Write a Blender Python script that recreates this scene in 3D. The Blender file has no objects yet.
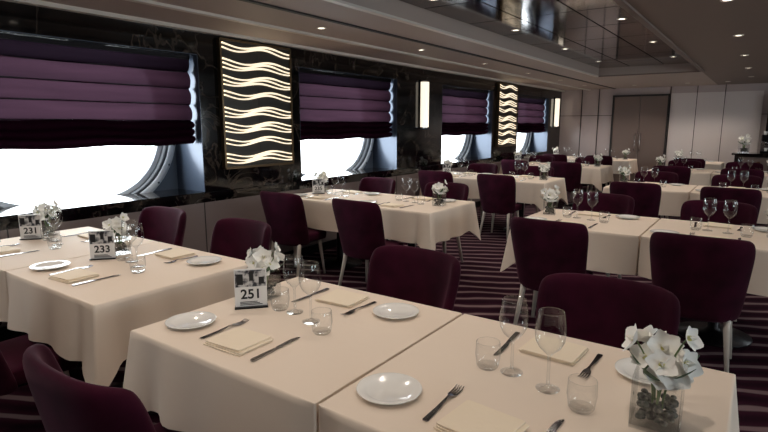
import bpy, math, random
from mathutils import Vector, Matrix
random.seed(7)
S = bpy.context.scene
C = S.collection
try:
    S.view_settings.view_transform = 'Standard'
    S.view_settings.look = 'None'
    S.view_settings.exposure = 0.0
except Exception as e:
    print(e)

def lin(c):
    c = c/255.0
    return c/12.92 if c <= 0.04045 else ((c+0.055)/1.055)**2.4
def rgb(r, g, b): return (lin(r), lin(g), lin(b), 1.0)

# ------------------------------------------------------------ materials
def mat(name, col, rough=0.5, metal=0.0, spec=0.5, sheen=0.0, emit=None, estr=0.0, coat=0.0):
    m = bpy.data.materials.new(name); m.use_nodes = True
    b = m.node_tree.nodes['Principled BSDF']
    b.inputs['Base Color'].default_value = col
    b.inputs['Roughness'].default_value = rough
    b.inputs['Metallic'].default_value = metal
    b.inputs['Specular IOR Level'].default_value = spec
    if sheen:
        b.inputs['Sheen Weight'].default_value = sheen
        b.inputs['Sheen Roughness'].default_value = 0.4
        b.inputs['Sheen Tint'].default_value = (1.0, 0.45, 0.6, 1)
    if coat: b.inputs['Coat Weight'].default_value = coat
    if emit:
        b.inputs['Emission Color'].default_value = emit
        b.inputs['Emission Strength'].default_value = estr
    return m
def nt(m): return m.node_tree, m.node_tree.nodes, m.node_tree.links, m.node_tree.nodes['Principled BSDF']
def add_noise_color(m, c1, c2, scale=5, detail=4, p1=0.35, p2=0.65, mapping=(1, 1, 1), dist=0.0):
    t, n, l, b = nt(m)
    tc = n.new('ShaderNodeTexCoord'); mp = n.new('ShaderNodeMapping'); mp.inputs['Scale'].default_value = mapping
    nz = n.new('ShaderNodeTexNoise'); nz.inputs['Scale'].default_value = scale; nz.inputs['Detail'].default_value = detail
    nz.inputs['Distortion'].default_value = dist
    cr = n.new('ShaderNodeValToRGB'); e = cr.color_ramp.elements
    e[0].position = p1; e[0].color = c1; e[1].position = p2; e[1].color = c2
    l.new(tc.outputs['Object'], mp.inputs['Vector']); l.new(mp.outputs[0], nz.inputs['Vector'])
    l.new(nz.outputs['Fac'], cr.inputs[0]); l.new(cr.outputs[0], b.inputs['Base Color'])
    return cr
def add_bump(m, scale=200, strength=0.1, dist=0.002, detail=2):
    t, n, l, b = nt(m)
    tc = n.new('ShaderNodeTexCoord'); nz = n.new('ShaderNodeTexNoise')
    nz.inputs['Scale'].default_value = scale; nz.inputs['Detail'].default_value = detail
    bp = n.new('ShaderNodeBump'); bp.inputs['Strength'].default_value = strength; bp.inputs['Distance'].default_value = dist
    l.new(tc.outputs['Object'], nz.inputs['Vector']); l.new(nz.outputs['Fac'], bp.inputs['Height']); l.new(bp.outputs[0], b.inputs['Normal'])

M = {}
M['cloth'] = mat('tablecloth_linen', rgb(230, 214, 197), 0.75, spec=0.2); add_bump(M['cloth'], 7, 0.3, 0.010, 3)
M['napkin'] = mat('napkin_linen', rgb(236, 221, 198), 0.8, spec=0.2); add_bump(M['napkin'], 60, 0.25, 0.004)
M['velvet'] = mat('burgundy_velvet', rgb(50, 10, 27), 0.85, spec=0.1, sheen=0.10)
add_noise_color(M['velvet'], rgb(40, 8, 22), rgb(58, 13, 33), 6, 3)
M['cream_leg'] = mat('cream_lacquer', rgb(205, 195, 182), 0.35)
M['dark_metal'] = mat('dark_metal', rgb(30, 28, 30), 0.35, 0.8)
M['steel'] = mat('steel', rgb(160, 158, 160), 0.18, 1.0)
M['wood'] = mat('table_wood', rgb(60, 42, 32), 0.5)
M['china'] = mat('white_china', rgb(240, 238, 233), 0.12, coat=0.5)
M['marble'] = mat('black_marble', rgb(18, 16, 17), 0.08)
def marble():
    t, n, l, b = nt(M['marble'])
    tc = n.new('ShaderNodeTexCoord')
    nz = n.new('ShaderNodeTexNoise'); nz.inputs['Scale'].default_value = 2.2; nz.inputs['Detail'].default_value = 9; nz.inputs['Distortion'].default_value = 1.4
    cr = n.new('ShaderNodeValToRGB'); e = cr.color_ramp.elements
    e[0].position = 0.475; e[0].color = rgb(7, 7, 8); e[1].position = 0.53; e[1].color = rgb(14, 12, 12)
    x = cr.color_ramp.elements.new(0.503); x.color = rgb(60, 52, 46)
    l.new(tc.outputs['Object'], nz.inputs['Vector']); l.new(nz.outputs['Fac'], cr.inputs[0]); l.new(cr.outputs[0], b.inputs['Base Color'])
marble()
M['taupe'] = mat('taupe_wall_panel', rgb(120, 106, 102), 0.45)
M['seam'] = mat('seam_dark', rgb(40, 36, 36), 0.6)
M['ceil'] = mat('ceiling_cream', rgb(172, 157, 148), 0.6)
M['ceil2'] = mat('ceiling_taupe', rgb(118, 102, 94), 0.6)
M['tray'] = mat('tray_panel_dark', rgb(52, 40, 38), 0.08, 0.7)
add_noise_color(M['tray'], rgb(36, 28, 30), rgb(96, 74, 68), 1.2, 3)
M['traygap'] = mat('tray_gap', rgb(8, 7, 7), 0.5)
M['backpanel'] = mat('back_wall_lacquer', rgb(184, 170, 167), 0.25)
M['backwhite'] = mat('back_wall_gloss_white', rgb(212, 203, 200), 0.15)
M['door'] = mat('door_taupe', rgb(114, 98, 91), 0.4)
M['niche'] = mat('niche_reveal', rgb(78, 88, 104), 0.22, 0.3)
M['plate_back'] = mat('porthole_surround', rgb(88, 98, 112), 0.35)
M['ring'] = mat('porthole_ring_paint', rgb(205, 212, 218), 0.3)
M['gasket'] = mat('porthole_gasket', rgb(32, 38, 46), 0.5)
M['bolt'] = mat('porthole_bolt', rgb(70, 78, 86), 0.3, 0.8)
M['gold'] = mat('bronze_frame', rgb(105, 88, 66), 0.3, 0.8)
M['panelback'] = mat('wave_panel_backing', rgb(40, 36, 30), 0.35)
M['glow'] = mat('wave_glow', rgb(240, 228, 205), 0.5, emit=rgb(255, 238, 208), estr=1.0)
M['sconce'] = mat('sconce_glow', rgb(245, 238, 225), 0.5, emit=rgb(255, 240, 216), estr=1.1)
M['lampdisc'] = mat('downlight_glow', rgb(255, 245, 225), 0.5, emit=rgb(255, 242, 222), estr=6.0)
M['white_trim'] = mat('white_trim', rgb(215, 208, 198), 0.4)
M['petal'] = mat('orchid_petal', rgb(246, 244, 238), 0.6, spec=0.2)
M['yellow'] = mat('orchid_center', rgb(205, 200, 130), 0.6)
M['leaf'] = mat('leaf_green', rgb(58, 84, 52), 0.45)
M['stem'] = mat('stem_green', rgb(96, 118, 72), 0.5)
M['gravel'] = mat('vase_gravel', rgb(40, 38, 34), 0.7)
add_noise_color(M['gravel'], rgb(20, 22, 18), rgb(110, 110, 100), 90, 2)
M['card'] = mat('sign_card_white', rgb(235, 233, 230), 0.3)
M['cardpic'] = mat('sign_card_picture', rgb(60, 60, 68), 0.3)
add_noise_color(M['cardpic'], rgb(50, 52, 62), rgb(200, 198, 196), 45, 2, 0.42, 0.58)
M['ink'] = mat('sign_ink', rgb(18, 18, 20), 0.5)
M['bar'] = mat('bar_dark_wood', rgb(38, 28, 26), 0.25)
M['bottle'] = mat('bottle_glass_green', rgb(30, 50, 35), 0.08)
M['bottle2'] = mat('bottle_amber', rgb(120, 70, 30), 0.1)
M['brass'] = mat('brass', rgb(190, 150, 90), 0.25, 1.0)

def glassmat(name, tint=(0.98, 0.985, 0.985, 1), f0=0.05, edge=0.75, dark=(0.76, 0.78, 0.79, 1)):
    m = bpy.data.materials.new(name); m.use_nodes = True
    n = m.node_tree.nodes; l = m.node_tree.links; n.clear()
    o = n.new('ShaderNodeOutputMaterial'); mx = n.new('ShaderNodeMixShader')
    tr = n.new('ShaderNodeBsdfTransparent'); gl = n.new('ShaderNodeBsdfGlossy'); gl.inputs['Roughness'].default_value = 0.03
    lw = n.new('ShaderNodeLayerWeight'); lw.inputs['Blend'].default_value = 0.35
    pw = n.new('ShaderNodeMath'); pw.operation = 'POWER'; pw.inputs[1].default_value = 2.0
    mr = n.new('ShaderNodeMapRange'); mr.inputs['To Min'].default_value = f0; mr.inputs['To Max'].default_value = edge
    cr = n.new('ShaderNodeMixRGB'); cr.inputs[1].default_value = tint; cr.inputs[2].default_value = dark
    l.new(lw.outputs['Facing'], pw.inputs[0])
    l.new(pw.outputs[0], cr.inputs[0]); l.new(cr.outputs[0], tr.inputs['Color'])
    l.new(pw.outputs[0], mr.inputs['Value']); l.new(mr.outputs[0], mx.inputs[0])
    l.new(tr.outputs[0], mx.inputs[1]); l.new(gl.outputs[0], mx.inputs[2]); l.new(mx.outputs[0], o.inputs[0])
    return m
M['glass'] = glassmat('clear_glass')
M['pane'] = glassmat('window_pane', (0.95, 0.985, 1, 1), 0.03, 0.2)

def shademat(name, col, trans, transp, fac=0.08):
    m = bpy.data.materials.new(name); m.use_nodes = True
    n = m.node_tree.nodes; l = m.node_tree.links; n.clear()
    o = n.new('ShaderNodeOutputMaterial')
    d = n.new('ShaderNodeBsdfDiffuse'); d.inputs['Color'].default_value = col
    t = n.new('ShaderNodeBsdfTranslucent'); t.inputs['Color'].default_value = trans
    a = n.new('ShaderNodeBsdfTransparent'); a.inputs['Color'].default_value = transp
    tc = n.new('ShaderNodeTexCoord'); mp = n.new('ShaderNodeMapping'); mp.inputs['Scale'].default_value = (1, 0.5, 6)
    nz = n.new('ShaderNodeTexNoise'); nz.inputs['Scale'].default_value = 3; nz.inputs['Detail'].default_value = 4
    mc = n.new('ShaderNodeMixRGB'); mc.inputs[1].default_value = tuple(x*0.45 for x in trans[:3])+(1,); mc.inputs[2].default_value = tuple(x*1.55 for x in trans[:3])+(1,)
    l.new(tc.outputs['Object'], mp.inputs[0]); l.new(mp.outputs[0], nz.inputs['Vector']); l.new(nz.outputs['Fac'], mc.inputs[0]); l.new(mc.outputs[0], t.inputs['Color'])
    mx = n.new('ShaderNodeMixShader'); mx.inputs[0].default_value = 0.5
    l.new(d.outputs[0], mx.inputs[1]); l.new(t.outputs[0], mx.inputs[2])
    mx2 = n.new('ShaderNodeMixShader'); mx2.inputs[0].default_value = fac
    l.new(mx.outputs[0], mx2.inputs[1]); l.new(a.outputs[0], mx2.inputs[2])
    l.new(mx2.outputs[0], o.inputs[0])
    return m
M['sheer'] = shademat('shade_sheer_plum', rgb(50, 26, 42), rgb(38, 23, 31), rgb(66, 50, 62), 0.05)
M['sheertop'] = shademat('shade_sheer_plum_dark', rgb(38, 22, 36), rgb(16, 10, 16), rgb(26, 20, 28), 0.03)  # top fold: weaker backlight put into a darker fabric colour
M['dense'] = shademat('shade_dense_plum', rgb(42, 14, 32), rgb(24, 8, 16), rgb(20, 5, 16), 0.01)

def carpet():
    m = mat('carpet_striped', rgb(60, 20, 40), 0.95, spec=0.05)
    t, n, l, b = nt(m)
    tc = n.new('ShaderNodeTexCoord'); mp = n.new('ShaderNodeMapping'); mp.inputs['Rotation'].default_value = (0, 0, math.radians(62))
    w = n.new('ShaderNodeTexWave'); w.inputs['Scale'].default_value = 1.7; w.inputs['Distortion'].default_value = 3.5
    w.inputs['Detail'].default_value = 2.0; w.inputs['Detail Scale'].default_value = 0.8
    cr = n.new('ShaderNodeValToRGB'); e = cr.color_ramp.elements
    e[0].position = 0; e[0].color = rgb(32, 12, 22); e[1].position = 0.92; e[1].color = rgb(116, 96, 98)
    x = e.new(0.45); x.color = rgb(46, 18, 31)
    x = e.new(0.80); x.color = rgb(52, 24, 36)
    l.new(tc.outputs['Object'], mp.inputs['Vector']); l.new(mp.outputs[0], w.inputs['Vector'])
    l.new(w.outputs['Fac'], cr.inputs[0]); l.new(cr.outputs[0], b.inputs['Base Color'])
    return m
M['carpet'] = carpet()

# ------------------------------------------------------------ mesh builder
class MB:
    def __init__(s): s.v = []; s.f = []; s.m = []; s.s = []; s.mats = []
    def mi(s, k):
        if k not in s.mats: s.mats.append(k)
        return s.mats.index(k)
    def face(s, idx, k, smooth=False): s.f.append(idx); s.m.append(s.mi(k)); s.s.append(smooth)
    def box(s, x0, x1, y0, y1, z0, z1, k):
        b = len(s.v)
        s.v += [(x0,y0,z0),(x1,y0,z0),(x1,y1,z0),(x0,y1,z0),(x0,y0,z1),(x1,y0,z1),(x1,y1,z1),(x0,y1,z1)]
        for q in ((0,3,2,1),(4,5,6,7),(0,1,5,4),(1,2,6,5),(2,3,7,6),(3,0,4,7)): s.face([b+i for i in q], k)
    def grid(s, rows, k, smooth=True, closed=False):
        b = len(s.v); nr = len(rows); nc = len(rows[0])
        for r in rows: s.v += [tuple(p) for p in r]
        for i in range(nr-1):
            for j in range(nc if closed else nc-1):
                j2 = (j+1) % nc
                s.face([b+i*nc+j, b+i*nc+j2, b+(i+1)*nc+j2, b+(i+1)*nc+j], k, smooth)
        return b
    def lathe(s, prof, seg, k, cx=0, cy=0, cz=0, cap=False):
        rows = [[(cx+r*math.cos(2*math.pi*j/seg), cy+r*math.sin(2*math.pi*j/seg), cz+z) for j in range(seg)] for r, z in prof]
        b = s.grid(rows, k, True, True)
        if cap:
            s.face([b+j for j in range(seg)][::-1], k); n = (len(prof)-1)*seg
            s.face([b+n+j for j in range(seg)], k)
    def tube(s, pts, rad, seg, k):
        rows = []
        for i, p in enumerate(pts):
            p = Vector(p); a = Vector(pts[max(i-1, 0)]); c = Vector(pts[min(i+1, len(pts)-1)])
            t = (c-a).normalized(); up = Vector((0, 0, 1)) if abs(t.z) < 0.9 else Vector((1, 0, 0))
            u = t.cross(up).normalized(); w = t.cross(u)
            r = rad[i] if isinstance(rad, (list, tuple)) else rad
            rows.append([p+u*r*math.cos(2*math.pi*j/seg)+w*r*math.sin(2*math.pi*j/seg) for j in range(seg)])
        b = s.grid(rows, k, True, True)
        s.face([b+j for j in range(seg)], k); n = (len(pts)-1)*seg
        s.face([b+n+j for j in range(seg)][::-1], k)
    def strip(s, pts, th, k):  # (y, xl, xr, z)
        b = len(s.v)
        for y, xl, xr, z in pts: s.v += [(xl, y, z), (xr, y, z), (xr, y, z+th), (xl, y, z+th)]
        n = len(pts)
        for i in range(n-1):
            for q in range(4):
                s.face([b+i*4+q, b+i*4+(q+1) % 4, b+(i+1)*4+(q+1) % 4, b+(i+1)*4+q], k, False)
        s.face([b, b+3, b+2, b+1], k); e = b+(n-1)*4; s.face([e, e+1, e+2, e+3], k)
    def xf(s, start, mtx):
        for i in range(start, len(s.v)): s.v[i] = tuple(mtx @ Vector(s.v[i]))
    def mesh(s, name):
        me = bpy.data.meshes.new(name); me.from_pydata([tuple(p) for p in s.v], [], s.f)
        for k in s.mats: me.materials.append(M[k])
        me.polygons.foreach_set('material_index', s.m); me.polygons.foreach_set('use_smooth', s.s)
        me.update(); 
        import bmesh
        bm = bmesh.new(); bm.from_mesh(me); bmesh.ops.recalc_face_normals(bm, faces=bm.faces); bm.to_mesh(me); bm.free()
        return me
def obj(name, data, loc=(0, 0, 0), rot=0.0, parent=None, scale=1.0):
    o = bpy.data.objects.new(name, data); C.objects.link(o)
    o.location = loc; o.rotation_euler = (0, 0, rot)
    if scale != 1.0: o.scale = (scale,)*3
    if parent: o.parent = parent
    return o
def bake(me, mods):
    o = bpy.data.objects.new('tmp', me); C.objects.link(o)
    for t, kw in mods:
        md = o.modifiers.new(t, t)
        for a, v in kw.items(): setattr(md, a, v)
    bpy.context.view_layer.update()
    dg = bpy.context.evaluated_depsgraph_get()
    r = bpy.data.meshes.new_from_object(o.evaluated_get(dg)); r.name = me.name+'_b'
    bpy.data.objects.remove(o)
    return r

# ------------------------------------------------------------ room shell
WX = -4.25; NX = -4.70; CZ = 2.35; YB = 13.7; YF = -3.0; XR = 4.6
SILL = 0.87; HEAD = 2.13
WINS = [(-2.08, -0.14), (1.15, 3.09), (4.38, 6.32), (7.61, 9.55), (10.84, 12.78)]  # first one is out of view, added for its daylight
b = MB(); b.box(NX-0.1, XR+0.1, YF-0.1, YB+0.1, -0.1, 0, 'carpet'); obj('floor', b.mesh('floor'))

b = MB()
b.box(NX-0.1, WX, YF, YB, 0.0, 0.78, 'taupe'); b.box(NX-0.1, WX+0.0, YF, YB, 0.78, SILL, 'marble')
b.box(NX-0.1, WX, YF, YB, HEAD, 2.6, 'marble')
ys = [YF]
for a, c in WINS: ys += [a, c]
ys.append(YB)
for i in range(0, len(ys), 2): b.box(NX-0.1, WX, ys[i], ys[i+1], SILL, HEAD, 'marble')
y = -2.6
while y < YB:
    b.box(WX, WX+0.003, y, y+0.008, 0.1, 0.78, 'seam'); y += 0.81
obj('wall_left', b.mesh('wall_left'))
b = MB(); b.box(WX, WX+0.015, YF, YB, 0.0, 0.1, 'dark_metal'); obj('baseboard_left', b.mesh('baseboard_left'))
b = MB(); b.box(WX, WX+0.03, YF, YB, 0.835, 0.872, 'marble'); obj('trim_1', b.mesh('trim_1'))

# portholes: large rounded openings
def window(i, y0, y1):
    e = bpy.data.objects.new('window_%d' % i, None); C.objects.link(e)
    cy = (y0+y1)/2-0.02; cz = 1.57
    e.location = (NX, cy, cz)
    HW, HH, RC = 0.90, 0.76, 0.64
    def rr(off, x):
        pts = []; R = RC+off
        for k, (sx, sz) in enumerate(((1, 1), (-1, 1), (-1, -1), (1, -1))):
            for q in range(17):
                a = k*math.pi/2+q*math.pi/32
                pts.append((x, sx*(HW-RC)+R*math.cos(a), sz*(HH-RC)+R*math.sin(a)))
        return pts
    b = MB(); ry0 = y0-cy; ry1 = y1-cy
    inner = rr(0, 0.03); outer = []
    for p in inner:
        c, s = p[1], p[2]
        t = min((ry1/c) if c > 1e-6 else (ry0/c if c < -1e-6 else 9), (0.95/abs(s)) if abs(s) > 1e-6 else 9)
        t = max(t, 1.01); outer.append((0.03, t*c, t*s))
    b.grid([outer, inner, rr(0, -0.08)], 'plate_back', False, True)
    b.box(0.0, 0.029, ry1-0.02, ry1, -0.95, 0.6, 'plate_back'); b.box(0.0, 0.029, ry0, ry0+0.02, -0.95, 0.6, 'plate_back')
    obj('surround', b.mesh('surround'), parent=e)
    b = MB()
    b.grid([rr(o, x) for o, x in ((0.075, 0.031), (0.07, 0.075), (0.03, 0.09), (0.005, 0.085), (0.0, 0.07))], 'ring', True, True)
    b.grid([rr(o, x) for o, x in ((0.0, 0.075), (-0.018, 0.07), (-0.024, 0.03), (-0.022, 0.0))], 'gasket', True, True)
    b.grid([rr(o, x) for o, x in ((-0.022, 0.0), (-0.06, -0.005), (-0.064, -0.02), (-0.06, -0.06))], 'ring', True, True)
    obj('ring_frame', b.mesh('ring_frame'), parent=e)
    b = MB(); br = rr(0.045, 0.082)
    for j in range(2, len(br), 3):
        s0 = len(b.v)
        b.lathe([(0.011, 0), (0.011, 0.012), (0.006, 0.018)], 8, 'bolt', cap=True)
        b.xf(s0, Matrix.Translation(br[j]) @ Matrix.Rotation(math.pi/2, 4, 'Y'))
    obj('ring_bolts', b.mesh('ring_bolts'), parent=e)
    b = MB(); g = rr(-0.03, -0.03); b.v += g
    b.face(list(range(len(g))), 'pane'); obj('glass_pane', b.mesh('glass_pane'), parent=e)
    b = MB(); t = 0.006; x0 = 0.03; x1 = WX-NX
    b.box(x0, x1, ry1-t, ry1-0.0005, SILL-cz, HEAD-cz, 'niche'); b.box(x0, x1, ry0+0.0005, ry0+t, SILL-cz, HEAD-cz, 'niche')
    b.box(x0, x1, ry0, ry1, HEAD-cz-t, HEAD-cz-0.0005, 'niche')
    b.box(x0, x1+0.02, ry0, ry1, SILL-cz+0.0005, SILL-cz+0.012, 'marble')
    obj('reveal_lining', b.mesh('reveal_lining'), parent=e)
    L = bpy.data.lights.new('portal', 'AREA'); L.shape = 'RECTANGLE'; L.size = 1.35; L.size_y = 1.75
    L.cycles.is_portal = True
    o = obj('daylight_portal', L, parent=e); o.location = (-0.1, 0, -0.05); o.rotation_euler = (0, -math.pi/2, 0)
    # roman shade
    b = MB(); ya, yb = y0+0.03, y1-0.03; X = -4.36
    def row(x, zz, jit):
        return [(x+jit*math.sin(j*1.7+zz*20), ya+(yb-ya)*j/16, zz+0.007*math.sin(j*0.9+zz*9)) for j in range(17)]
    z = 2.12
    for k in range(4):
        h = 0.145; prof = [(X if k == 0 else X-0.012, z)]
        for q in (0.25, 0.5, 0.75, 0.93): prof.append((X+0.024*math.sin(q*math.pi)+0.004*q, z-h*q))
        prof.append((X-0.012, z-h)); z -= h
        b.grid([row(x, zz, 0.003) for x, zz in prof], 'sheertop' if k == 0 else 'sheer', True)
    prof2 = [(X-0.012, z)]
    for k in range(3):
        for q in range(1, 7):
            a = math.pi*q/6; prof2.append((X+0.05*math.sin(a)+0.004*k, z-0.085*q/6))
        z -= 0.065
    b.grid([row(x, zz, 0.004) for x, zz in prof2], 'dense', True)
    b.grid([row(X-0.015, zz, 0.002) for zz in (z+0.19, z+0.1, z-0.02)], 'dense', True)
    for k in range(1, 5):
        zz = 2.12-0.145*k; b.box(X-0.016, X-0.008, ya, yb, zz-0.006, zz+0.006, 'dark_metal')
    b.box(X-0.03, X+0.03, ya, yb, 2.085, 2.122, 'dark_metal')
    obj('roman_shade', b.mesh('roman_shade'))
for i, (a, c) in enumerate(WINS): window(i+1, a, c)

# ceiling
TX0, TX1, TY0, TY1 = -2.48, -0.93, -1.0, 10.0
b = MB()
b.box(NX-0.1, TX0, YF, YB, CZ, 2.6, 'ceil'); b.box(TX0, TX1, TY1, YB, CZ, 2.6, 'ceil'); b.box(TX0, TX1, YF, TY0, CZ, 2.6, 'ceil')
b.box(TX1, XR+0.1, YF, YB, CZ, 2.6, 'ceil2'); b.box(TX0, TX1, TY0, TY1, 2.52, 2.6, 'traygap')
obj('ceiling', b.mesh('ceiling'))
b = MB()
nx = 3; ny = 13; pw = (TX1-TX0)/nx; ph = (TY1-TY0)/ny
for i in range(nx):
    for j in range(ny):
        b.box(TX0+i*pw+0.008, TX0+(i+1)*pw-0.008, TY0+j*ph+0.008, TY0+(j+1)*ph-0.008, 2.475, 2.5195, 'tray')
obj('ceiling_tray_panels', b.mesh('ceiling_tray_panels'))
b = MB()
for x in (TX0-0.05, TX1+0.0):
    b.box(x, x+0.05, TY0, TY1+0.05, CZ-0.018, CZ, 'white_trim' if x < -2 else 'ceil2')
b.box(TX0-0.05, TX1+0.05, TY1, TY1+0.05, CZ-0.018, CZ, 'ceil2')
b.box(-3.02, -2.98, YF, YB, CZ-0.012, CZ, 'seam'); b.box(-3.62, -3.56, YF, YB, CZ-0.02, CZ, 'white_trim')
b.box(WX, WX+0.07, YF, YB, CZ-0.03, CZ, 'white_trim')
obj('trim_2', b.mesh('trim_2'))

# walls
b = MB()
b.box(NX-0.1, XR+0.1, YB, YB+0.1, 0, 2.6, 'backpanel')
b.box(-1.80, -0.10, YB-0.02, YB, 0.05, 2.2, 'backwhite')
for x in (-3.75, -3.35, -1.82, -1.3, -0.78, 0.3, 1.2, 2.1, 3.0): b.box(x, x+0.012, YB-0.023, YB, 0, 2.35, 'seam')
b.box(WX, XR, YB-0.015, YB, 1.72, 1.73, 'seam')
obj('wall_back', b.mesh('wall_back'))
b = MB(); b.box(WX, XR, YB-0.03, YB-0.024, 0, 0.1, 'dark_metal'); obj('baseboard_back', b.mesh('baseboard_back'))
b = MB(); b.box(NX-0.1, XR+0.1, YF-0.1, YF, 0, 2.6, 'taupe'); obj('wall_front', b.mesh('wall_front'))
b = MB()
FILL_WINS = [(-1.6, 0.4), (2.5, 4.5), (7.5, 9.5)]  # unseen openings, added as fill light from the right
ys = [YF]
for a, c in FILL_WINS: ys += [a, c]
ys.append(YB)
b.box(XR, XR+0.1, YF, YB, 0, 0.9, 'taupe'); b.box(XR, XR+0.1, YF, YB, 2.0, 2.6, 'taupe')
for i in range(0, len(ys), 2): b.box(XR, XR+0.1, ys[i], ys[i+1], 0.9, 2.0, 'taupe')
obj('wall_right', b.mesh('wall_right'))
for i, (a, c) in enumerate(FILL_WINS):
    b = MB()
    for (p, q, r, s) in ((a, c, 0.9, 0.95), (a, c, 1.95, 2.0), (a, a+0.05, 0.95, 1.95), (c-0.05, c, 0.95, 1.95), ((a+c)/2-0.025, (a+c)/2+0.025, 0.95, 1.95)):
        b.box(XR-0.01, XR+0.08, p, q, r, s, 'white_trim')
    b.box(XR+0.03, XR+0.034, a, c, 0.95, 1.95, 'pane')
    w = obj('window_%d' % (6+i), b.mesh('window_r'))
    L = bpy.data.lights.new('portal', 'AREA'); L.shape = 'RECTANGLE'; L.size = 1.1; L.size_y = c-a
    L.cycles.is_portal = True
    o = obj('daylight_portal', L, parent=w); o.location = (XR+0.12, (a+c)/2, 1.45); o.rotation_euler = (0, math.pi/2, 0)

# door
b = MB(); y = YB-0.024
b.box(-3.02, -2.98, y-0.05, y, 0, 2.17, 'seam'); b.box(-1.85, -1.825, y-0.05, y, 0, 2.17, 'seam'); b.box(-3.02, -1.825, y-0.05, y, 2.15, 2.19, 'seam')
b.box(-2.98, -2.42, y-0.03, y, 0.005, 2.15, 'door'); b.box(-2.41, -1.85, y-0.03, y, 0.005, 2.15, 'door')
for x in (-2.47, -2.36): b.tube([(x, y-0.03, 0.9), (x, y-0.075, 0.92), (x, y-0.075, 1.28), (x, y-0.03, 1.3)], 0.01, 8, 'steel')
obj('door_1', b.mesh('door_1'))

# bar cabinet and counter
b = MB(); y = YB-0.024
b.box(0.0, 1.8, y-0.04, y, 0.0, 2.1, 'bar')
for z in (1.15, 1.5, 1.85):
    b.box(0.02, 1.78, y-0.24, y-0.04, z, z+0.02, 'dark_metal')
    x = 0.08
    while x < 1.7:
        k = random.choice(['bottle', 'bottle2', 'china', 'china'])
        b.lathe([(0.033, 0), (0.035, 0.01), (0.035, 0.15), (0.013, 0.19), (0.012, 0.25), (0.0, 0.25)], 10, k, x, y-0.14, z+0.02); x += random.uniform(0.09, 0.17)
b.box(0.0, 0.02, y-0.24, y-0.04, 0, 2.1, 'bar'); b.box(1.78, 1.8, y-0.24, y-0.04, 0, 2.1, 'bar')
obj('bottle_shelf', b.mesh('bottle_shelf'))
b = MB()
b.box(-0.45, 1.45, 12.6, 13.1, 0.08, 0.92, 'bar'); b.box(-0.4, 1.4, 12.65, 13.05, 0, 0.08, 'dark_metal'); b.box(-0.5, 1.5, 12.55, 13.15, 0.92, 0.955, 'marble')
for x in (-0.35, 0.25, 0.85): b.box(x+0.03, x+0.57, 12.59, 12.6, 0.14, 0.88, 'door'); b.box(x+0.27, x+0.33, 12.57, 12.59, 0.78, 0.8, 'brass')
obj('service_counter', b.mesh('service_counter'))
b = MB()
b.box(-0.17, 0.17, -0.15, 0.15, 0.03, 0.36, 'steel'); b.box(-0.17, 0.17, -0.2, 0.15, 0.0, 0.05, 'dark_metal'); b.box(-0.15, 0.15, -0.2, -0.15, 0.24, 0.36, 'dark_metal')
for x in (-0.08, 0.08): b.lathe([(0.025, 0.17), (0.03, 0.24)], 10, 'steel', x, -0.17, 0, True); b.lathe([(0.02, 0.05), (0.035, 0.11)], 12, 'china', x, -0.17, 0)
for i in range(4): b.lathe([(0.022, 0.36), (0.035, 0.42)], 12, 'china', -0.11+i*0.075, 0, 0)
obj('coffee_machine', b.mesh('coffee_machine'), (0.12, 12.85, 0.956))

# ------------------------------------------------------------ wall art + sconces
def wave_panel(yc):
    b = MB(); w = 0.45; z0, z1 = 1.09, 2.29
    b.box(WX+0.001, WX+0.035, yc-w, yc+w, z0, z1, 'panelback')
    for (p, q, r, s) in ((-w, w, z0-0.012, z0+0.01), (-w, w, z1-0.01, z1+0.012), (-w-0.012, -w+0.01, z0, z1), (w-0.01, w+0.012, z0, z1)):
        b.box(WX+0.001, WX+0.05, yc+p, yc+q, r, s, 'gold')
    b.box(WX+0.03, WX+0.037, yc-0.004, yc+0.004, z0, z1, 'seam')
    n = 8
    for g in range(n):
        zc = z0+0.085+g*(z1-z0-0.16)/(n-1)
        for s in range(3):
            ph = (0.4 if g % 2 else 0.0)+(0.0, 0.5, 1.0)[s]; amp = (0.020, 0.024, 0.018)[s]; off = (0.034, 0.003, -0.028)[s]
            if s == 2 and g % 3 == 1: continue
            rows = []
            for j in range(49):
                yy = yc-w+0.02+(2*w-0.04)*j/48
                zz = zc+off+amp*math.sin(2*math.pi*(yy-yc)/0.66+ph); th = 0.0078+0.0025*math.sin(2*math.pi*(yy-yc)/0.66+ph+1)
                rows.append([(WX+0.036, yy, zz-th), (WX+0.052, yy, zz-th), (WX+0.052, yy, zz+th), (WX+0.036, yy, zz+th)])
            b.grid(rows, 'glow', False, True)
    obj('wave_light_panel', b.mesh('wave_light_panel'))
wave_panel(3.76); wave_panel(10.2)
def sconce(yc):
    b = MB()
    b.box(WX+0.001, WX+0.02, yc-0.09, yc+0.09, 1.44, 2.16, 'dark_metal')
    rows = []
    for z in (1.47, 2.13):
        rows.append([(WX+0.02+0.08*math.sin(math.pi*j/12), yc-0.085*math.cos(math.pi*j/12), z) for j in range(13)])
    b.grid(rows, 'sconce', True)
    for z in (1.455, 2.13):
        n = len(b.v); ring = [(WX+0.02+0.085*math.sin(math.pi*j/12), yc-0.09*math.cos(math.pi*j/12)) for j in range(13)]
        b.v += [(x, y, z) for x, y in ring]+[(x, y, z+0.015) for x, y in ring]
        b.face([n+j for j in range(13)], 'steel'); b.face([n+13+j for j in range(13)], 'steel')
        for j in range(12): b.face([n+j, n+j+1, n+14+j, n+13+j], 'steel')
    obj('wall_sconce', b.mesh('wall_sconce'))
sconce(7.0); sconce(13.25)

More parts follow.
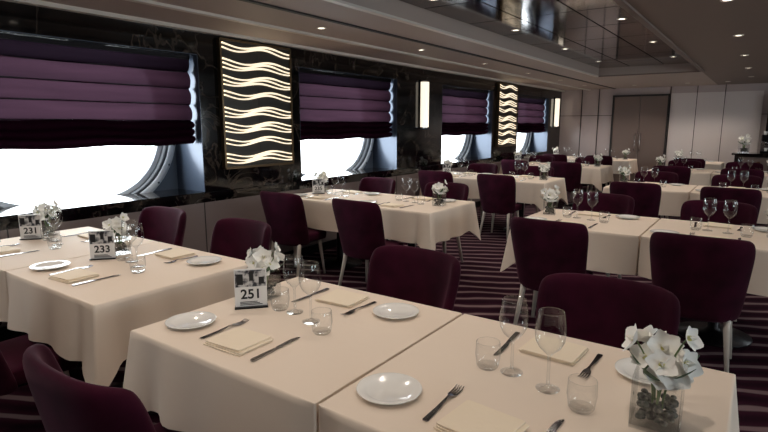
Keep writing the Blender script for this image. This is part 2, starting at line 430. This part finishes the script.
# ------------------------------------------------------------ chair
b = MB()
rows = []
for i in range(7):
    v = i/6.0; z = 0.34+0.535*v; hw = 0.215+0.06*v**0.8
    if i == 6: hw -= 0.02
    r = []
    for j in range(11):
        u = -1+2*j/10.0
        wrap = (0.17-0.08*v)*abs(u)**2.6
        yy = -0.215-0.085*v+wrap
        zz = z-(0.02*abs(u)**4 if i == 6 else 0)
        r.append((hw*math.sin(u*1.25)/math.sin(1.25), yy, zz))
    rows.append(r)
b.grid(rows, 'velvet', True)
back = bake(b.mesh('chair_back'), [('SOLIDIFY', dict(thickness=0.05, offset=0.0)), ('SUBSURF', dict(levels=2, render_levels=2))])
b = MB()
nx, ny = 6, 6
def seatpt(i, j, z, inset=0.0):
    u = -1+2*i/nx; v = j/ny
    hw = (0.2+0.035*v)-inset; y = -0.2+inset+(0.40-2*inset)*v
    return (u*hw, y+(0.015*(1-u*u) if j == ny else 0), z)
topg = [[seatpt(i, j, 0.445+0.010*(1-(-1+2*i/nx)**2)*(1-(2*j/ny-1)**2)) for i in range(nx+1)] for j in range(ny+1)]
botg = [[seatpt(i, j, 0.36, 0.01) for i in range(nx+1)] for j in range(ny+1)]
t0 = b.grid(topg, 'velvet', True); b0 = b.grid([list(reversed(r)) for r in botg], 'velvet', True)
def ti(i, j): return t0+j*(nx+1)+i
def bi(i, j): return b0+j*(nx+1)+(nx-i)
per = [(i, 0) for i in range(nx)]+[(nx, j) for j in range(ny)]+[(i, ny) for i in range(nx, 0, -1)]+[(0, j) for j in range(ny, 0, -1)]
for q in range(len(per)):
    p, r = per[q], per[(q+1) % len(per)]
    b.face([bi(*p), bi(*r), ti(*r), ti(*p)], 'velvet', True)
seat = bake(b.mesh('chair_seat'), [('BEVEL', dict(width=0.02, segments=2, limit_method='ANGLE')), ('SUBSURF', dict(levels=1, render_levels=1))])
b = MB()
for sx in (-1, 1):
    for (ya, yb) in ((0.14, 0.17), (-0.15, -0.23)):
        b.tube([(sx*0.17, ya, 0.375), (sx*0.175, ya+(yb-ya)*0.2, 0.3), (sx*0.205, yb, 0.0)], [0.021, 0.019, 0.011], 10, 'cream_leg')
b.box(-0.17, 0.17, -0.16, 0.16, 0.345, 0.37, 'dark_metal')
legs = b.mesh('chair_legs')
def join(name, meshes):
    import bmesh
    bm = bmesh.new(); mats = []
    out = bpy.data.meshes.new(name)
    for me in meshes:
        n0 = len(bm.faces); bm.from_mesh(me); bm.faces.ensure_lookup_table()
        mp = []
        for m in me.materials:
            if m not in mats: mats.append(m)
            mp.append(mats.index(m))
        for f in bm.faces[n0:]: f.material_index = mp[f.material_index] if mp else 0
    bm.to_mesh(out); bm.free()
    for m in mats: out.materials.append(m)
    return out
CH = join('dining_chair_mesh', [back, seat, legs])
for p in CH.polygons: p.use_smooth = True
def chair(x, y, facing, jit=0.06):
    obj('dining_chair', CH, (x+random.uniform(-0.02, 0.02), y, 0), (0 if facing > 0 else math.pi)+random.uniform(-jit, jit))

# ------------------------------------------------------------ table
TW, TD = 0.915, 0.87; TOP = 0.75
def cloth_mesh(jl, jr, seed):
    rnd = random.Random(seed); ph = [rnd.uniform(0, 6) for _ in range(4)]
    hx, hy = TW/2, TD/2
    corners = [(-hx, -hy), (hx, -hy), (hx, hy), (-hx, hy)]
    norms = [(0, -1), (1, 0), (0, 1), (-1, 0)]
    joined = [False, jr, False, jl]; N = 36; pts = []
    for k in range(4):
        a, c = corners[k], corners[(k+1) % 4]; Ln = math.dist(a, c)
        for i in range(N):
            t = i/N; t = t-0.09*math.sin(2*math.pi*t)
            d0 = t*Ln; d1 = Ln-d0
            n = Vector((norms[k][0], norms[k][1], 0))
            cf0 = math.exp(-(d0/0.055)**2) if not (joined[k] or joined[k-1]) else 0
            cf1 = math.exp(-(d1/0.055)**2) if not (joined[k] or joined[(k+1) % 4]) else 0
            pn = Vector((norms[k-1][0], norms[k-1][1], 0)); nn = Vector((norms[(k+1) % 4][0], norms[(k+1) % 4][1], 0))
            d = (n+pn*cf0*(1 if d0 < 0.2 else 0)+nn*cf1).normalized()
            fl = 0.0 if joined[k] else 1.0
            if i == 0 and joined[k-1]: fl = 0; 
            edge = 1.0
            if joined[(k+1) % 4]: edge *= min(1, d1/0.08)
            if joined[k-1]: edge *= min(1, d0/0.08)
            wv = 0.5+0.5*math.sin(d0*17+ph[k]+1.5*math.sin(d0*7+ph[(k+1) % 4]))
            pin = 0.0
            for dd, ok in ((d0, not (joined[k] or joined[k-1])), (d1, not (joined[k] or joined[(k+1) % 4]))):
                if ok: pin += math.exp(-((dd-0.12)/0.035)**2)
            pts.append((a[0]+(c[0]-a[0])*t, a[1]+(c[1]-a[1])*t, d, max(cf0, cf1), fl*edge, max(-0.2, wv-1.0*pin)))
    rows = []
    for lv, t in enumerate((0, 0.02, 0.08, 0.25, 0.5, 0.75, 1.0)):
        r = []
        for (x, y, d, cf, fl, wv) in pts:
            drop = 0.28*(1+0.42*cf)
            out = fl*((0.006 if lv else 0)+t*(0.010+0.034*wv*(1-cf)+0.07*cf))-(0.003 if fl == 0 else 0)
            r.append((x+d.x*out, y+d.y*out, TOP-(drop*t if lv != 1 else 0.004)))
        rows.append(r)
    b = MB(); b0 = b.grid(rows, 'cloth', True, True)
    b.face([b0+i for i in range(len(pts))], 'cloth', False)
    return b.mesh('tablecloth')
CL = {}
for jl in (0, 1):
    for jr in (0, 1):
        CL[(jl, jr)] = [cloth_mesh(jl, jr, 10+jl*3+jr*7+s) for s in range(2)]
b = MB(); hx, hy = TW/2-0.01, TD/2-0.01
b.box(-hx, hx, -hy, hy, 0.715, 0.745, 'wood')
b.lathe([(0.24, 0.0), (0.24, 0.012), (0.06, 0.035), (0.038, 0.06), (0.035, 0.69), (0.12, 0.714)], 24, 'dark_metal', cap=True)
TB = b.mesh('table_base')

# ------------------------------------------------------------ tableware
b = MB()
b.lathe([(0.0, 0.002), (0.03, 0.0005), (0.032, 0.003), (0.012, 0.006), (0.0045, 0.014), (0.004, 0.06), (0.0045, 0.1), (0.012, 0.11), (0.028, 0.125), (0.038, 0.145), (0.041, 0.17), (0.038, 0.205), (0.034, 0.228)], 28, 'glass')
b.lathe([(0.0345, 0.228), (0.0335, 0.23), (0.0328, 0.228)], 28, 'glass')
b.v = [(p[0]*1.06, p[1]*1.06, p[2]*1.02) for p in b.v]
WG = b.mesh('wine_glass')
b = MB()
b.lathe([(0.0, 0.001), (0.028, 0.001), (0.034, 0.01), (0.039, 0.045), (0.037, 0.085), (0.0362, 0.0865), (0.0355, 0.085)], 28, 'glass')
b.lathe([(0.031, 0.012), (0.0, 0.009)], 28, 'glass')
TG = b.mesh('water_glass')
b = MB()
b.lathe([(0.0, 0.0), (0.045, 0.0), (0.05, 0.003), (0.075, 0.009), (0.092, 0.014), (0.093, 0.016), (0.091, 0.0165), (0.068, 0.011), (0.060, 0.0065), (0.0, 0.005)], 40, 'china')
PL = b.mesh('side_plate')
b = MB()
for i, (dx, dy, dw, dh) in enumerate(((0, 0, 0, 0), (0.004, 0.003, -0.004, -0.004), (-0.004, 0.006, -0.012, -0.006))):
    w, h = 0.092+dw/2, 0.08+dh/2; z0 = 0.0045*i; rows = []
    prof = [(0.002, 0.0), (0.0, 0.0022), (0.002, 0.0043)]
    for ins, z in prof:
        r = []
        for k in range(4):
            cx, cy = ((-w, -h), (w, -h), (w, h), (-w, h))[k]
            sx, sy = (1 if cx < 0 else -1), (1 if cy < 0 else -1)
            for q in range(4):
                a = math.pi*(1+0.5*k)+q*math.pi/6
                r.append((cx+sx*0.006+0.006*math.cos(a)+sx*ins+dx, cy+sy*0.006+0.006*math.sin(a)+sy*ins+dy, z0+z+(0.004 if k in (1,) and i == 2 and z > 0 else 0)))
        rows.append(r)
    k0 = b.grid(rows, 'napkin', True, True); n = 16
    b.face([k0+j for j in range(n)][::-1], 'napkin'); b.face([k0+2*n+j for j in range(n)], 'napkin')
NP = b.mesh('folded_napkin')
b = MB()
b.strip([(-0.105, -0.006, 0.006, 0.001), (-0.1, -0.009, 0.009, 0.0), (-0.03, -0.006, 0.006, 0.002), (0.02, -0.003, 0.003, 0.007), (0.038, -0.005, 0.005, 0.006), (0.05, -0.012, 0.012, 0.003), (0.062, -0.013, 0.013, 0.001)], 0.0025, 'steel')
for i in range(4):
    x = -0.0110+i*0.00735
    b.strip([(0.06, x-0.002, x+0.002, 0.001), (0.085, x-0.0018, x+0.0018, 0.001), (0.108, x-0.0007, x+0.0007, 0.006)], 0.0022, 'steel')
FK = b.mesh('fork')
b = MB()
b.strip([(-0.115, -0.007, 0.007, 0.0), (-0.11, -0.0095, 0.0095, 0.0), (-0.03, -0.007, 0.007, 0.0), (-0.005, -0.005, 0.005, 0.0)], 0.0055, 'steel')
b.strip([(-0.005, -0.005, 0.006, 0.0012), (0.01, -0.0105, 0.006, 0.0015), (0.085, -0.0115, 0.006, 0.0015), (0.105, -0.006, 0.006, 0.0015), (0.115, 0.002, 0.0055, 0.0015)], 0.002, 'steel')
KN = b.mesh('table_knife')

def petal(b, L, W, cup, mtx, k='petal'):
    s0 = len(b.v); rows = []
    for i in range(6):
        t = i/5; w = W*math.sin(math.pi*min(1, 0.12+0.86*t**0.75))**0.8*0.5
        rows.append([(w*u, L*t, cup*(t*t)+0.25*w*u*u) for u in (-1, -0.5, 0, 0.5, 1)])
    b.grid(rows, k, True); b.xf(s0, mtx)
def bloom(b, pos, direc, size):
    q = Vector(direc).normalized().to_track_quat('Z', 'Y').to_matrix().to_4x4()
    T = Matrix.Translation(pos) @ q
    for i in range(5):
        s = size*(1.0 if i % 2 else 0.85)
        petal(b, s, s*1.05, s*0.22, T @ Matrix.Rotation(2*math.pi*i/5+0.2, 4, 'Z') @ Matrix.Rotation(0.25, 4, 'X'))
    for i in range(3):
        petal(b, size*0.45, size*0.35, size*0.35, T @ Matrix.Rotation(2*math.pi*i/3, 4, 'Z') @ Matrix.Rotation(0.9, 4, 'X'))
    s0 = len(b.v); b.lathe([(0.0, 0), (0.006, 0.003), (0.006, 0.008), (0, 0.011)], 8, 'yellow'); b.xf(s0, T)
def flower_mesh(seed):
    r = random.Random(seed); b = MB()
    w = 0.05; h = 0.12; t = 0.004
    b.box(-w, w, -w, w, 0.0, 0.008, 'glass')
    for (x0, x1, y0, y1) in ((-w, w, -w, -w+t), (-w, w, w-t, w), (-w, -w+t, -w+t, w-t), (w-t, w, -w+t, w-t)): b.box(x0, x1, y0, y1, 0.008, h, 'glass')
    for i in range(90):
        rr = r.uniform(0.007, 0.011)
        b.lathe([(0.0, -rr*0.7), (rr*0.8, -rr*0.4), (rr, 0), (rr*0.8, rr*0.4), (0, rr*0.7)], 7, 'gravel', r.uniform(-0.034, 0.034), r.uniform(-0.034, 0.034), r.uniform(0.017, 0.06))
    for sidx in range(5):
        a = sidx*2*math.pi/5+r.uniform(-0.4, 0.4); reach = r.uniform(0.03, 0.055); H = r.uniform(0.13, 0.18)
        pts = []
        for i in range(8):
            q = i/7; pts.append((0.01*math.cos(a)+reach*q*q*math.cos(a), 0.01*math.sin(a)+reach*q*q*math.sin(a), 0.02+H*(q**0.75)))
        b.tube(pts, [0.0028]*5+[0.002]*3, 6, 'stem')
        for i, q in ((7, 1.0), (5, 0.8)):
            p = Vector(pts[i]); d = (math.cos(a+r.uniform(-.6, .6)), math.sin(a+r.uniform(-.6, .6)), r.uniform(0.2, 0.9))
            bloom(b, p, d, r.uniform(0.036, 0.046))
    bloom(b, (0, 0, 0.18), (0.5, -0.7, 0.6), 0.05)
    bloom(b, (0.02, -0.03, 0.14), (0.6, -0.9, 0.3), 0.046)
    bloom(b, (-0.02, 0.02, 0.18), (-0.4, 0.3, 0.9), 0.046)
    bloom(b, (0.035, 0.0, 0.155), (0.9, -0.2, 0.5), 0.044)
    a = r.uniform(-0.5, 0.8)
    pts = [(0.02*q*math.cos(a)+0.03*q*q*math.cos(a), 0.02*q*math.sin(a)+0.03*q*q*math.sin(a), 0.03+0.19*q**0.8) for q in [i/7 for i in range(8)]]
    b.tube(pts, 0.0022, 6, 'stem'); bloom(b, pts[-1], (math.cos(a), math.sin(a), 0.4), 0.036)
    for i in range(6):
        a = i*1.05+r.uniform(-.3, .3)
        petal(b, 0.1, 0.035, 0.03, Matrix.Translation((0, 0, 0.1)) @ Matrix.Rotation(a, 4, 'Z') @ Matrix.Rotation(r.uniform(0.1, 0.7), 4, 'X'), 'leaf')
    return b.mesh('orchid_vase')
FL = [flower_mesh(s) for s in (1, 2, 3)]

def sign_mesh():
    b = MB(); w = 0.065
    b.box(-w, w, -0.003, 0.003, 0.006, 0.165, 'card'); b.box(-w-0.002, w+0.002, -0.02, 0.02, 0, 0.006, 'dark_metal')
    b.box(-w+0.004, w-0.004, -0.0045, -0.003, 0.09, 0.16, 'cardpic')
    for (x0, x1, z0, z1) in ((-0.055, -0.03, 0.1, 0.145), (-0.005, 0.012, 0.115, 0.155), (0.033, 0.055, 0.1, 0.13)):
        b.box(x0, x1, -0.0052, -0.0045, z0, z1, 'ink')
    for i in range(3): b.box(-0.045, 0.045-0.01*i, -0.0045, -0.003, 0.012+i*0.006, 0.0145+i*0.006, 'ink')
    return b.mesh('table_number_sign')
SG = sign_mesh()
def sign(x, y, num, rot):
    o = obj('table_number_sign', SG, (x, y, TOP+0.001), rot)
    cu = bpy.data.curves.new('number', 'FONT'); cu.body = num; cu.size = 0.056; cu.align_x = 'CENTER'; cu.extrude = 0.0006; cu.offset = 0.0012
    cu.materials.append(M['ink'])
    t = obj('number_text', cu, parent=o); t.location = (0, -0.0045, 0.040); t.rotation_euler = (math.pi/2, 0, 0)

ZT = TOP+0.0008
def setting(cx, ye, s):  # s=+1 near side diner facing +Y
    def P(lx, ly): return (cx+lx*s, ye+ly*s, ZT)
    j = lambda a=0.06: random.uniform(-a, a)
    r0 = 0 if s > 0 else math.pi
    obj('side_plate', PL, P(-0.29, 0.165))
    obj('folded_napkin', NP, P(0, 0.15), r0+j(0.1))
    obj('fork', FK, P(-0.135, 0.2), r0+j())
    obj('table_knife', KN, P(0.15, 0.19), r0+j())
    if s > 0:
        obj('wine_glass', WG, P(0.07, 0.445)); obj('water_glass', TG, P(0.18, 0.385))
    else:
        obj('wine_glass', WG, P(0.055, 0.385)); obj('water_glass', TG, P(0.13, 0.395))

num = [0]
def table(x0, y0, jl, jr, vase='L', near=True, far=True, label=None, fscale=1.0, signrot=0.85, fdx=-0.065):
    e = bpy.data.objects.new('dining_table', None); C.objects.link(e); e.location = (x0+TW/2, y0+TD/2, 0)
    obj('tablecloth', CL[(jl, jr)][num[0] % 2], parent=e); obj('table_base', TB, parent=e)
    cx = x0+TW/2-0.045; num[0] += 1
    setting(cx, y0, 1); setting(cx, y0+TD, -1)
    vx = x0+0.11 if vase == 'L' else x0+0.765
    vy = y0+0.55 if vase == 'L' else y0+0.43
    if vase: obj('orchid_vase', FL[num[0] % 3], (vx, vy, ZT), random.uniform(-0.3, 0.3)+(0.3 if vase == 'R' else 0), scale=fscale)
    if label: sign(vx+0.055, vy-0.125, label, signrot)
    if near: chair(x0+TW/2-0.065, y0-0.135, 1)
    if far: chair(x0+TW/2+fdx, y0+TD+0.15, -1)

table(-1.844, 0.99, 0, 1, 'L', label='251', fdx=0.0)
table(-0.922, 0.99, 1, 0, 'R', fscale=1.12, fdx=-0.01)
table(-3.16, 1.05, 1, 0, 'L', label='233')
table(-4.082, 1.05, 0, 1, 'L', label='231')
n = 0
for y0 in (3.93, 6.87, 9.8, 12.2):
    f = y0 < 12; n += 20
    table(-4.137, y0, 0, 1, 'L', far=f, label=str(215+n))
    table(-3.215, y0, 1, 0, 'R', far=f)
    table(-1.55, y0, 0, 1, 'L', far=f)
    if f: table(-0.628, y0, 1, 0, 'R', far=f, label=str(240+n))
obj('orchid_vase', FL[1], (-0.32, 12.85, 0.956), 0.4, scale=1.5)

# ------------------------------------------------------------ downlights
b = MB()
b.lathe([(0.045, 0.0), (0.045, -0.006), (0.033, -0.008), (0.03, 0.0)], 20, 'white_trim')
b.lathe([(0.0, -0.003), (0.031, -0.003)], 20, 'lampdisc')
DL = b.mesh('ceiling_downlight')
def downlight(x, y, z, e):
    o = obj('ceiling_downlight', DL, (x, y, z))
    L = bpy.data.lights.new('lamp', 'SPOT'); L.energy = e; L.spot_size = math.radians(125); L.spot_blend = 0.7
    L.shadow_soft_size = 0.03; L.color = (1.0, 0.88, 0.77)
    obj('lamp_source', L, (0, 0, -0.02), parent=o)
for k in range(8): downlight(-3.3, 0.3+k*1.7, CZ, 24)
for k in range(6):
    downlight(-2.22, 0.42+k*1.694, 2.475, 23); downlight(-1.19, 0.42+k*1.694, 2.475, 20)
for k in range(8): downlight(-0.3, -0.9+k*1.8, CZ, 19)
for k in range(5): downlight(2.2, -0.9+k*3.0, CZ, 24)
for x in (-3.6, -2.4, -1.4, -0.7): downlight(x, 12.75, CZ, 24)  # extra row, added to brighten the back wall

# ------------------------------------------------------------ world + camera
w = bpy.data.worlds.new('sky_world'); S.world = w; w.use_nodes = True
bg = w.node_tree.nodes['Background']; bg.inputs[0].default_value = (0.93, 0.97, 1.0, 1); bg.inputs[1].default_value = 10.5

cam = bpy.data.cameras.new('camera'); co = bpy.data.objects.new('camera', cam); C.objects.link(co)
co.location = (0, 0, 1.5); co.rotation_euler = (math.radians(90-9.7), 0, math.radians(35.3))
cam.sensor_width = 36; cam.lens = 24.94; cam.clip_start = 0.05
S.camera = co
